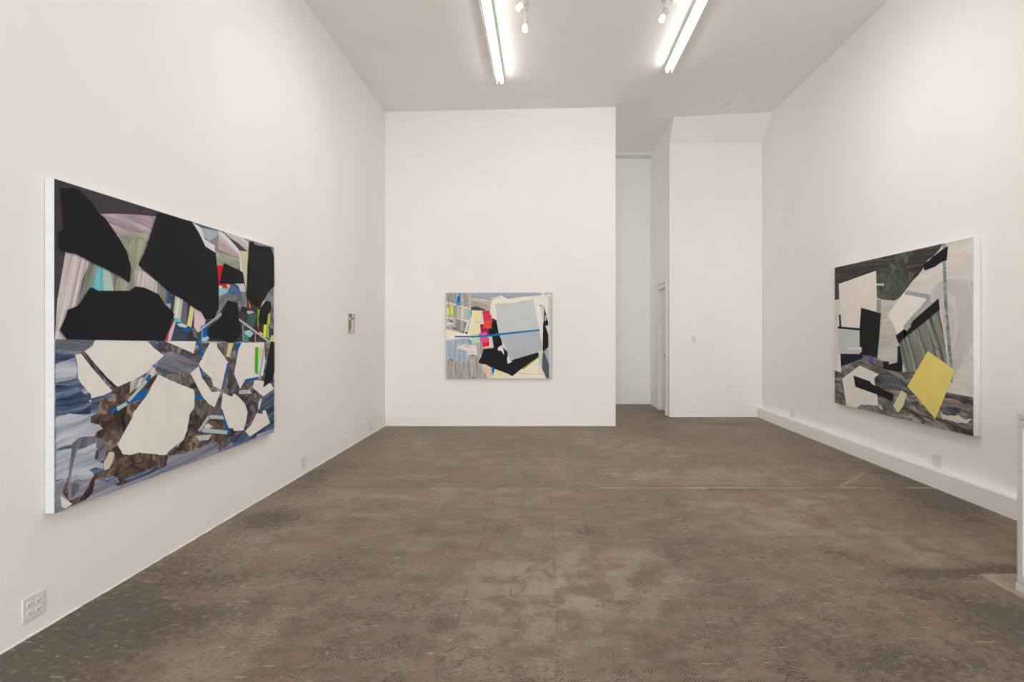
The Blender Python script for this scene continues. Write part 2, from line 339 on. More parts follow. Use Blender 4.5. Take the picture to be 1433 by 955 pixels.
kn = rev('door_knob', [(.030, 0), (.031, -.006), (.012, -.010), (.011, -.026), (.022, -.032), (.028, -.042), (.026, -.054), (.014, -.060)], CHROME, door, 'x', (XP + .05, DY0 + .12, 1.03), 20)
# low capped box on the passage wall beyond the door
STUB = thing('wall_box', 'small white capped box low on the passage wall, just past the door frame', 'box', (XP, 10.52, .22))
boxes('body', [(-.028, 0, -.04, .04, -.05, .07)], TRIM, STUB, bevel=.003)
boxes('cap', [(-.042, 0, -.055, .055, .07, .085)], TRIM, STUB, bevel=.002)

# ---------------------------------------------------------------- paint materials and pictures
PG = 1.26
def flat_material():
    m, nt, b = newmat('flat_paint'); setb(b, .6, .12); n = G(nt)
    at = n.n('ShaderNodeAttribute', attribute_name='paint'); t = n.noise(n.obj(), 9, 4).outputs[0]
    c = n.mix(1.0, at.outputs['Color'], n.ramp(t, [(.3, (.955, .955, .955)), (.7, (1.03, 1.03, 1.03))]), 'MULTIPLY')
    nt.links.new(c, b.inputs['Base Color']); return m
FLAT = flat_material()
SM = {}
def streak(key, cols, sl=1.6, sc=26, warp=.10, polar=None, pos=None, det=7, con=.125):
    """brushed paint: noise drawn out along the stroke direction (uv), or round a centre"""
    m, nt, b = newmat('brushed_paint_' + key); setb(b, .5, .15); n = G(nt)
    uv = n.n('ShaderNodeUVMap', uv_map='stroke').outputs[0]
    wob = n.vmul(n.vadd(n.noise(uv, 2.4, 3).outputs['Color'], (-.5, -.5, -.5)), (warp * 1.1, warp * 1.1, 0))
    v = n.vadd(uv, wob)
    if polar:
        d = n.n('ShaderNodeVectorMath', operation='SUBTRACT'); n.put(d.inputs[0], v); d.inputs[1].default_value = (*polar[:2], 0)
        q = n.vmul(d.outputs[0], (1, polar[2], 1)); ln = n.n('ShaderNodeVectorMath', operation='LENGTH'); n.put(ln.inputs[0], q)
        sp = n.n('ShaderNodeSeparateXYZ'); n.put(sp.inputs[0], q)
        cb = n.n('ShaderNodeCombineXYZ'); n.put(cb.inputs[1], ln.outputs['Value']); n.put(cb.inputs[0], n.m('MULTIPLY', n.m('ARCTAN2', sp.outputs[1], sp.outputs[0]), .15))
        v = cb.outputs[0]
    a = n.noise(n.vmul(v, (sl, sc, 1)), 1.0, det, .62).outputs[0]
    a2 = n.noise(n.vmul(v, (sl * 3, sc * 4.5, 1)), 1.0, 3, .6).outputs[0]
    f = n.m('ADD', n.m('MULTIPLY', a, .68), n.m('MULTIPLY', a2, .32))
    k = len(cols); pos = pos or [.5 - con + 2 * con * i / (k - 1) for i in range(k)]
    nt.links.new(n.ramp(f, [(p, L3(c, PG)) for p, c in zip(pos, cols)]), b.inputs['Base Color'])
    SM[key] = m
def rough_poly(pts, amp, seed):
    rnd = random.Random(seed); out = []
    for i, (x, y) in enumerate(pts):
        x2, y2 = pts[(i + 1) % len(pts)]; L = math.hypot(x2 - x, y2 - y); k = max(1, min(14, int(L / 2.4)))
        out.append((x, y))
        for j in range(1, k):
            t = j / k; out.append((x + (x2 - x) * t + rnd.uniform(-amp, amp), y + (y2 - y) * t + rnd.uniform(-amp, amp)))
    return out
def parse(txt, crops):
    pts, cur = [], None
    tok = txt.split(); i = 0
    while i < len(tok):
        if tok[i].isalpha() or tok[i][0].isalpha(): cur = crops[tok[i]]; i += 1; continue
        pts.append((cur[0] + float(tok[i]) / cur[2], cur[1] + float(tok[i + 1]) / cur[2])); i += 2
    return pts
def painting(name, label, plane, size, loc, crops, spec, side_mat, thick, backset=.012):
    """plane: 'L' on the left wall, 'R' on the right wall, 'B' on the back wall. size = (width, height); loc = lower near corner on the wall"""
    root = thing(name, label, 'painting', loc)
    W, Hh = size; g = .003
    if plane == 'L':   bx = [(g, thick, 0, W, 0, Hh)]
    elif plane == 'R': bx = [(-thick, -g, 0, W, 0, Hh)]
    else:              bx = [(0, W, -thick, -g, 0, Hh)]
    boxes('stretched_canvas', bx, side_mat, root, bevel=.0015, seg=1)
    lo = Vector(loc)
    def world(px, py):
        if plane == 'L': X = lo.x + thick; d = X * F / (px - VX); return Vector((X, d, H + (VY - py) / F * d))
        if plane == 'R': X = lo.x - thick; d = X * F / (px - VX); return Vector((X, d, H + (VY - py) / F * d))
        d = lo.y - thick; return Vector(((px - VX) / F * d, d, H + (VY - py) / F * d))
    vs, fs, fm, uvs, cols = [], [], [], [], []
    mats = [FLAT]; idx = {}
    for k, (mat, ang, txt, *ro) in enumerate(spec):
        pts = parse(txt, crops)
        if ro: pts = rough_poly(pts, ro[0], k)
        off = .0004 + k * .00005
        ids = []; base = len(vs)
        for (px, py) in pts:
            w = world(px, py) - lo
            if plane == 'B':
                w.x = min(max(w.x, .001), W - .001); s, t = w.x, w.z
            else:
                w.y = min(max(w.y, .001), W - .001); s, t = (w.y if plane == 'L' else W - w.y), w.z
            w.z = min(max(w.z, .001), Hh - .001); t = w.z
            if plane == 'L': w.x += off
            elif plane == 'R': w.x -= off
            else: w.y -= off
            vs.append(w); ca, sa = math.cos(ang * PI / 180), math.sin(ang * PI / 180)
            uvs.append((s * ca + t * sa, -s * sa + t * ca))
        fs.append(tuple(range(base, len(vs))))
        if isinstance(mat, str) and mat in SM:
            if mat not in idx: idx[mat] = len(mats); mats.append(SM[mat])
            fm.append(idx[mat]); cols.append((1, 1, 1))
        else: fm.append(0); cols.append(L3(mat, PG))
    o = mesh('painted_surface', vs, fs, mats, root, fm=fm)
    me = o.data; me.uv_layers.new(name='stroke'); me.color_attributes.new('paint', 'FLOAT_COLOR', 'CORNER')
    ul = me.uv_layers['stroke']; cl = me.color_attributes['paint']
    for p, c in zip(me.polygons, cols):
        for li in p.loop_indices:
            ul.data[li].uv = uvs[me.loops[li].vertex_index]; cl.data[li].color = (*c, 1)
    return root
SIDE = plain('primed_canvas_side', (216, 216, 218), .7, .15)
SIDE_DARK = plain('painted_canvas_edge', (150, 150, 152), .7, .15)
K = (26, 28, 31); WH = (216, 210, 205)
BL = (10, 92, 160); TP = (168, 184, 184)
#--PAINTINGS--
LS = 955 / 180.0
LC = {'A': (50, 240, LS), 'B': (220, 280, LS), 'C': (50, 400, LS), 'D': (220, 420, LS), 'E': (50, 560, LS), 'F': (220, 520, LS), 'Z': (0, 0, 1)}
streak('lilac', [(112, 104, 112), (150, 135, 144), (182, 164, 168), (196, 182, 186)], 1.2, 20)
streak('moss', [(98, 102, 90), (135, 138, 120), (160, 160, 142), (176, 175, 155)], 1.2, 22)
streak('bone', [(128, 118, 118), (168, 158, 158), (198, 190, 188), (210, 203, 200)], .8, 30, .03)
streak('smoke', [(66, 70, 68), (100, 103, 98), (134, 137, 130), (150, 152, 146)], .8, 30, .03)
streak('aqua', [(40, 120, 140), (66, 158, 172), (120, 185, 190), (60, 140, 158)], 1.5, 20)
streak('blue', [(34, 42, 60), (58, 74, 100), (88, 104, 130), (150, 160, 176), (178, 182, 190)], .9, 11, .16, con=.11)
streak('deepblue', [(26, 34, 50), (46, 60, 86), (74, 92, 120), (120, 132, 152)], .9, 13, .14, con=.11)
streak('mist', [(110, 118, 138), (146, 154, 172), (176, 182, 192), (190, 192, 196)], .9, 11, .10)
streak('ink', [(34, 34, 38), (58, 56, 58), (84, 80, 82), (118, 110, 108), (160, 154, 150)], 2.6, 8, .75, con=.115)
streak('umber', [(26, 23, 23), (48, 40, 37), (72, 58, 51), (104, 86, 76), (142, 124, 112)], 3.6, 7, .9, con=.12)
streak('dusk', [(84, 92, 114), (112, 118, 138), (140, 140, 150), (158, 156, 160)], .6, 22, .05)
streak('steel', [(62, 66, 78), (90, 94, 106), (116, 120, 132), (146, 148, 158)], 1.4, 14, .12)
streak('slate', [(74, 74, 78), (100, 100, 106), (126, 126, 132), (146, 146, 150)], 2.0, 7, .25)
LEFT = [
 ((60, 57, 63), 0, 'Z 74 249 384 346 384 479 74 475'),
 ('lilac', -8, 'A 470 316 600 315 740 320 895 335 875 400 830 530 700 540 640 500 600 500 500 350'),
 ('moss', -10, 'A 600 490 720 458 850 455 845 540 760 700 690 800 600 520'),
 ('moss', 80, 'A 690 560 710 512 760 495 825 520 760 690 800 740 920 830 915 955 560 955 590 880 612 765 690 830 705 720'),
 ('bone', 76, 'A 220 598 290 605 400 668 350 800 320 955 C 310 150 225 220 180 330 230 400 140 400 145 330 160 100'),
 ('smoke', 70, 'A 395 668 475 700 420 865 C 400 20 345 100 310 160 320 106'),
 ('aqua', 80, 'A 462 700 500 715 508 890 450 890 412 868'),
 ((168, 186, 178), 0, 'A 495 712 552 742 582 890 505 890'),
 ('smoke', 85, 'A 550 740 608 765 592 890 580 890'),
 ('bone', 80, 'A 735 740 800 740 915 835 912 910 820 875 740 860'),
 ('smoke', 70, 'A 912 835 955 870 B 30 720 60 780 A 1010 990 935 960 905 905'),
 ((120, 124, 118), 0, 'B 0 600 20 620 15 710 0 700'),
 ('smoke', 75, 'B 12 615 88 690 62 775 12 712'),
 ((50, 80, 115), 0, 'B 75 688 138 708 100 770 65 770'),
 ((166, 166, 186), 0, 'B 58 768 98 770 100 812 75 792'),
 ((58, 63, 73), 0, 'B 100 720 138 706 122 852 98 810'),
 ((182, 192, 172), 0, 'B 133 708 192 742 170 908 125 882 118 848'),
 ((212, 214, 200), 0, 'B 150 720 165 728 145 895 130 885'),
 ((100, 100, 116), 0, 'B 190 742 228 768 216 928 168 912'),
 ((58, 48, 48), 0, 'B 225 768 248 786 232 925 214 926'),
 ((206, 200, 142), 0, 'B 245 784 277 806 255 950 218 932'),
 ((48, 62, 88), 0, 'B 275 804 290 812 272 955 250 955'),
 ((208, 184, 190), 0, 'D 275 62 325 90 358 150 350 195 300 245 272 200'),
 ((56, 70, 88), 0, 'D 122 165 190 190 205 235 255 240 210 303 96 303'),
 ((50, 52, 60), 0, 'D 252 212 292 240 302 303 202 303'),
 ((110, 180, 195), 0, 'D 128 128 172 142 178 170 130 165'),
 ((0, 128, 132), 0, 'D 128 162 176 166 180 182 140 180'),
 ((196, 202, 212), 0, 'D 145 180 182 172 222 192 216 206 168 200'),
 (BL, 0, 'D 190 206 252 210 246 236 200 232'),
 ((84, 64, 62), 0, 'D 118 125 130 150 88 236 68 236'),
 ((192, 56, 46), 0, 'D 88 234 76 303 46 303 64 235'),
 ((206, 186, 200), 0, 'D 128 148 132 180 98 303 76 303 88 235'),
 ((112, 102, 98), 0, 'D 255 208 282 214 302 292 268 270'),
 ((22, 96, 160), 0, 'D 325 190 378 184 372 275 382 292 350 307 308 307 312 235'),
 ((0, 108, 122), 0, 'D 312 235 326 235 324 307 306 307'),
 ((160, 200, 215), 0, 'D 332 282 375 268 386 290 360 307 325 307'),
 ((62, 34, 40), 0, 'D 385 284 410 300 412 312 370 308'),
 ('slate', 30, 'B 430 595 470 640 640 670 655 800 612 865 590 770 520 745 455 845 400 890 380 890'),
 ('slate', 80, 'D 372 180 470 90 480 118 370 215'),
 # upper right interior
 ('slate', -20, 'B 610 272 868 350 868 955 820 955 745 700'),
 ((76, 92, 112), 0, 'B 248 157 462 224 460 238 325 207 300 190'),
 ((206, 203, 205), 0, 'B 254 163 322 205 352 290 427 340 428 394 350 347 300 240'),
 ((158, 166, 177), 0, 'B 318 205 458 232 458 268 385 308 352 280'),
 ((128, 126, 138), 0, 'B 385 305 458 256 452 372 425 378 427 342'),
 ((172, 150, 160), 0, 'B 452 272 608 402 608 432 448 372'),
 ((192, 172, 182), 0, 'B 456 255 520 300 608 400 608 415 456 292'),
 ((206, 206, 210), 0, 'B 455 228 492 245 612 375 610 404 500 295 456 262'),
 ((74, 72, 74), 0, 'B 470 228 505 245 620 320 672 386 610 380 540 290'),
 ('bone', -30, 'B 490 234 620 272 676 314 670 384 600 320 540 285'),
 ((190, 185, 164), 0, 'B 610 376 670 384 662 690 648 625 628 540 612 520'),
 ((206, 206, 200), 0, 'B 604 400 614 404 628 535 614 525'),
 ('moss', -8, 'B 428 372 608 430 608 522 495 474 480 490 436 487'),
 ((190, 28, 44), 0, 'B 436 485 492 488 460 618 548 618 532 660 448 637'),
 ((216, 210, 205), 0, 'B 448 634 480 640 476 660 448 658'),
 ((140, 182, 202), 0, 'B 448 655 528 660 516 688 448 718'),
 ((216, 206, 150), 0, 'B 508 624 548 640 526 660'),
 ((68, 98, 138), 0, 'B 545 618 618 660 614 716 525 692 530 660'),
 ((186, 192, 202), 0, 'B 560 615 642 620 656 682 618 682 600 640'),
 ('slate', 80, 'B 612 680 660 685 665 805 640 830 610 800'),
 ((48, 40, 38), 0, 'B 622 788 668 800 660 850 648 880 612 850'),
 ((236, 120, 40), 0, 'B 672 738 694 800 680 803'),
 ((60, 60, 64), 0, 'D 598 80 660 100 640 210 640 313 600 313'),
 ((60, 90, 88), 0, 'D 672 104 745 108 747 172 705 222 640 205 662 140'),
 ((60, 35, 50), 0, 'D 742 108 762 170 742 313 690 313 700 240'),
 ((168, 168, 172), 0, 'B 660 824 700 822 718 838 670 850'),
 ((152, 196, 200), 0, 'D 643 232 690 220 712 250 685 280 645 252'),
 ((68, 130, 130), 0, 'D 638 258 672 263 676 313 640 313'),
 ((118, 180, 30), 0, 'D 742 64 760 74 746 228 742 180'),
 ((206, 200, 150), 0, 'D 782 8 804 2 778 72 750 98'),
 ((72, 40, 45), 0, 'D 762 170 792 180 788 268 750 242'),
 ((128, 188, 40), 0, 'D 805 158 824 148 828 292 800 272'),
 ((220, 216, 80), 0, 'D 788 186 806 180 800 292 784 270'),
 ((108, 40, 110), 0, 'D 826 180 842 212 842 290 826 292'),
 ((232, 200, 60), 0, 'D 822 84 834 84 832 182 820 160'),
 ((192, 202, 120), 0, 'D 846 262 860 262 862 310 826 310'),
 ((216, 206, 200), 0, 'D 758 236 782 250 780 262 756 246'),
 ((120, 60, 110), 0, 'D 690 222 720 240 716 250 692 234'),
 ((184, 184, 176), 0, 'D 468 96 476 104 318 228 304 240 300 228'),
 ((184, 184, 176), 0, 'D 600 138 612 142 832 306 818 312 606 154'),
 ((150, 156, 158), 0, 'D 630 162 637 164 638 313 631 313'),
 ((150, 156, 158), 0, 'D 721 232 728 238 729 313 722 313'),
 ((140, 160, 175), 0, 'D 326 192 334 190 332 300 324 300'),
 # lower half
 ('blue', 0, 'Z 74 475 384 479 384 606 74 722'),
 ('steel', 0, 'C 142 398 440 402 360 486 142 490'),
 ('mist', -4, 'C 142 580 290 530 300 690 142 720', .5),
 ('deepblue', 2, 'C 142 735 300 750 340 790 410 860 400 955 142 955', .6),
 ('mist', 8, 'E 142 130 240 100 400 120 500 215 440 270 320 270 265 330 142 360', .5),
 ('mist', 6, 'E 142 380 250 360 290 360 440 320 445 440 500 480 480 545 400 560 270 560 142 600', .6),
 ('dusk', 6, 'E 142 620 240 610 440 590 620 640 955 500 F 80 620 400 520 460 590 560 550 700 490 730 480 740 500 0 790 E 142 850'),
 ('deepblue', 10, 'E 390 520 440 500 500 510 500 545 430 560', .5),
 ('ink', 0, 'D 0 318 855 322 840 520 780 650 F 760 250 700 380 650 450 560 480 460 595 400 525 200 610 80 625 D 0 960'),
 ('ink', -50, 'C 330 480 372 487 450 590 602 752 640 740 560 800 480 710 370 570 330 520'),
 ('deepblue', -48, 'C 455 600 602 752 590 778 470 650', .3),
 ('steel', -20, 'D 0 415 100 380 300 470 250 540 120 552 0 552'),
 ('umber', 40, 'C 560 800 600 752 735 692 800 680 905 600 C 905 655 850 770 780 880 722 955 E 690 170 650 230 590 320 640 405 760 392 860 402 955 408 F 20 620 75 618 60 700 20 725 E 940 495 880 498 770 540 665 585 640 642 618 620 605 575 540 565 500 582 435 592 415 690 360 745 260 788 235 750 340 712 380 650 410 580 440 548 500 543 500 470 430 440 440 380 490 340 450 300 415 290 450 235 495 215 460 180 400 168 405 120 470 78 C 450 905 480 850 560 830', .5),
 ('bone', 60, 'C 700 700 800 682 862 600 905 650 830 700 690 800'),
 ('umber', 60, 'F 80 620 150 560 200 500 232 400 280 300 340 400 300 440 290 520 330 560 230 590 120 610', .6),
 ('umber', -30, 'F 400 475 420 510 440 550 465 590 470 560 500 500 560 470 590 440 560 415 500 380 440 350 400 360 360 380 410 420 380 470', .6),
 ('steel', 80, 'E 420 270 442 315 350 358 300 372 270 480 245 612 345 628 300 680 262 730 212 720 193 690 235 560 255 400 265 320 320 280', .3),
 ('umber', 75, 'E 235 570 225 640 240 745 215 720 193 690 200 650', .3),
 ('steel', 40, 'E 445 285 505 285 515 400 500 455 450 455 470 380 440 350', .4),
 ((196, 186, 172), 0, 'E 540 385 577 390 572 440 540 510 500 522 498 460', .4),
 ('deepblue', 15, 'D 770 655 870 585 872 960 F 872 452 700 500 560 572 548 480 650 450 700 390 745 310 760 220', .8),
 ('mist', 12, 'F 735 470 872 420 872 448 730 500'),
 ((190, 182, 178), 0, 'F 288 478 395 468 378 508 300 518', .6),
 ((206, 198, 190), 0, 'F 345 400 375 385 410 412 380 425 345 420', .5),
 ('bone', 30, 'D 600 670 680 665 700 695 640 700 600 700', .6),
 # torn white shapes
 (WH, 0, 'C 435 403 600 408 820 410 870 462 945 520 862 590 830 640 740 690 600 752 520 680 440 590 400 540 355 487 412 450', .25),
 (WH, 0, 'C 285 512 330 508 400 600 560 782 500 812 405 838 400 805 335 735 305 690 300 580', .25),
 (WH, 0, 'C 905 655 D 0 552 100 600 170 628 265 665 272 700 268 800 235 850 F 215 440 190 505 120 560 50 622 0 620 E 900 405 760 392 690 410 640 405 600 330 650 240 710 130 C 720 940 790 850 830 800 850 750', .35),
 (WH, 0, 'D 50 305 282 308 265 398'),
 (WH, 0, 'D 385 318 438 318 440 350 522 465 495 560 470 667 410 640 395 580 330 520 302 480'),
 (WH, 0, 'D 240 545 300 492 320 545 345 600 400 685 467 680 420 798 375 770 330 720 290 640', .2),
 (WH, 0, 'D 482 690 550 720 560 695 590 710 645 770 665 830 655 900 F 635 440 565 442 555 422 525 422 495 340 468 270', .2),
 (WH, 0, 'D 620 318 788 315 797 460 780 560 745 572 650 590 610 660 565 550 585 440 600 350'),
 (WH, 0, 'D 715 592 830 610 862 660 782 718 705 652'),
 (WH, 0, 'F 735 310 775 318 780 290 800 290 833 385 683 484 646 445 690 400 715 350', .3),
 (WH, 0, 'D 762 735 772 730 752 820 745 800 748 760'),
 (WH, 0, 'E 175 712 262 772 208 808 180 790'),
 (WH, 0, 'C 385 855 402 845 402 865'),
 # tape and line accents
 (BL, 0, 'D 282 305 305 308 330 370 326 446 312 432 310 370'),
 (BL, 0, 'D 515 463 527 475 492 620 479 669 469 666 492 560'),
 (BL, 0, 'D 590 318 620 318 592 380 584 440 578 445 580 370'),
 (BL, 0, 'D 305 495 325 520 344 602 325 580'),
 (BL, 0, 'D 272 705 325 705 337 739 275 739'),
 (BL, 0, 'D 652 588 746 570 738 594 648 612'),
 (BL, 0, 'D 820 388 834 388 810 522 797 520'),
 (BL, 0, 'F 464 268 480 290 520 420 545 467 508 465'),
 (BL, 0, 'F 285 446 335 448 330 455 284 452'),
 (BL, 0, 'C 835 655 850 668 840 700 820 718 805 700'),
 (BL, 0, 'C 822 765 826 792 800 830 680 880 722 820'),
 (BL, 0, 'C 595 898 592 930 550 955 548 928'),
 (BL, 0, 'C 658 854 682 848 680 882'),
 (TP, 0, 'C 805 698 822 716 690 862 672 852'),
 (TP, 0, 'C 660 864 676 884 598 932 592 900'),
 (TP, 0, 'F 382 325 480 328 491 356 373 352'),
 (TP, 0, 'F 368 330 385 342 312 446 294 440'),
 (BL, 0, 'F 374 345 386 340 384 352'),
 (TP, 0, 'F 330 422 516 440 512 469 324 452'),
 ((150, 172, 190), 0, 'D 781 355 793 360 760 588 744 580'),
 ((205, 195, 140), 0, 'D 745 355 778 350 770 420 747 462'),
 ((60, 165, 30), 0, 'D 722 350 743 350 741 557 718 540'),
 ((202, 192, 146), 0, 'D 522 320 560 320 530 425 504 420'),
 (K, 0, 'D 835 312 872 312 868 530 850 602 780 650 800 520'),
 # black shapes
 (K, 0, 'A 178 128 270 122 325 145 415 240 450 305 505 345 605 490 665 590 700 715 688 822 600 770 500 720 380 660 280 610 225 603 173 570 165 452 208 425 195 270'),
 (K, 0, 'A 905 306 B 248 157 300 240 350 345 427 393 440 520 450 640 450 805 415 882 370 888 345 870 325 830 250 785 190 742 130 708 70 665 0 608 A 915 827 860 767 830 732 758 692 805 590 845 465 885 345'),
 (K, 0, 'C 225 180 300 150 340 110 365 60 400 10 455 38 690 38 730 5 800 15 905 65 950 140 D 60 45 120 107 100 150 75 230 46 303 0 303 C 900 409 400 402 225 399 167 330 182 300 212 240'),
 (K, 0, 'B 680 308 710 312 715 330 750 340 835 350 862 420 865 640 820 680 790 740 745 796 700 760 655 710 662 620 668 500'),
 (K, 0, 'B 492 470 610 525 630 540 642 620 460 620'),
 (K, 0, 'D 520 4 590 22 600 150 617 230 612 260 560 317 520 318 490 300 420 285 375 278 365 215 470 120'),
 (K, 0, 'D 800 5 835 15 842 60 832 90 812 115 808 182 760 172 745 145 752 110 760 60'),
]
painting('abstract_painting', 'largest painting, solid black shapes above torn white ones over blue brushwork', 'L', (2.177, 1.632), (XL, 2.676, .556), LC, LEFT, SIDE, .048)

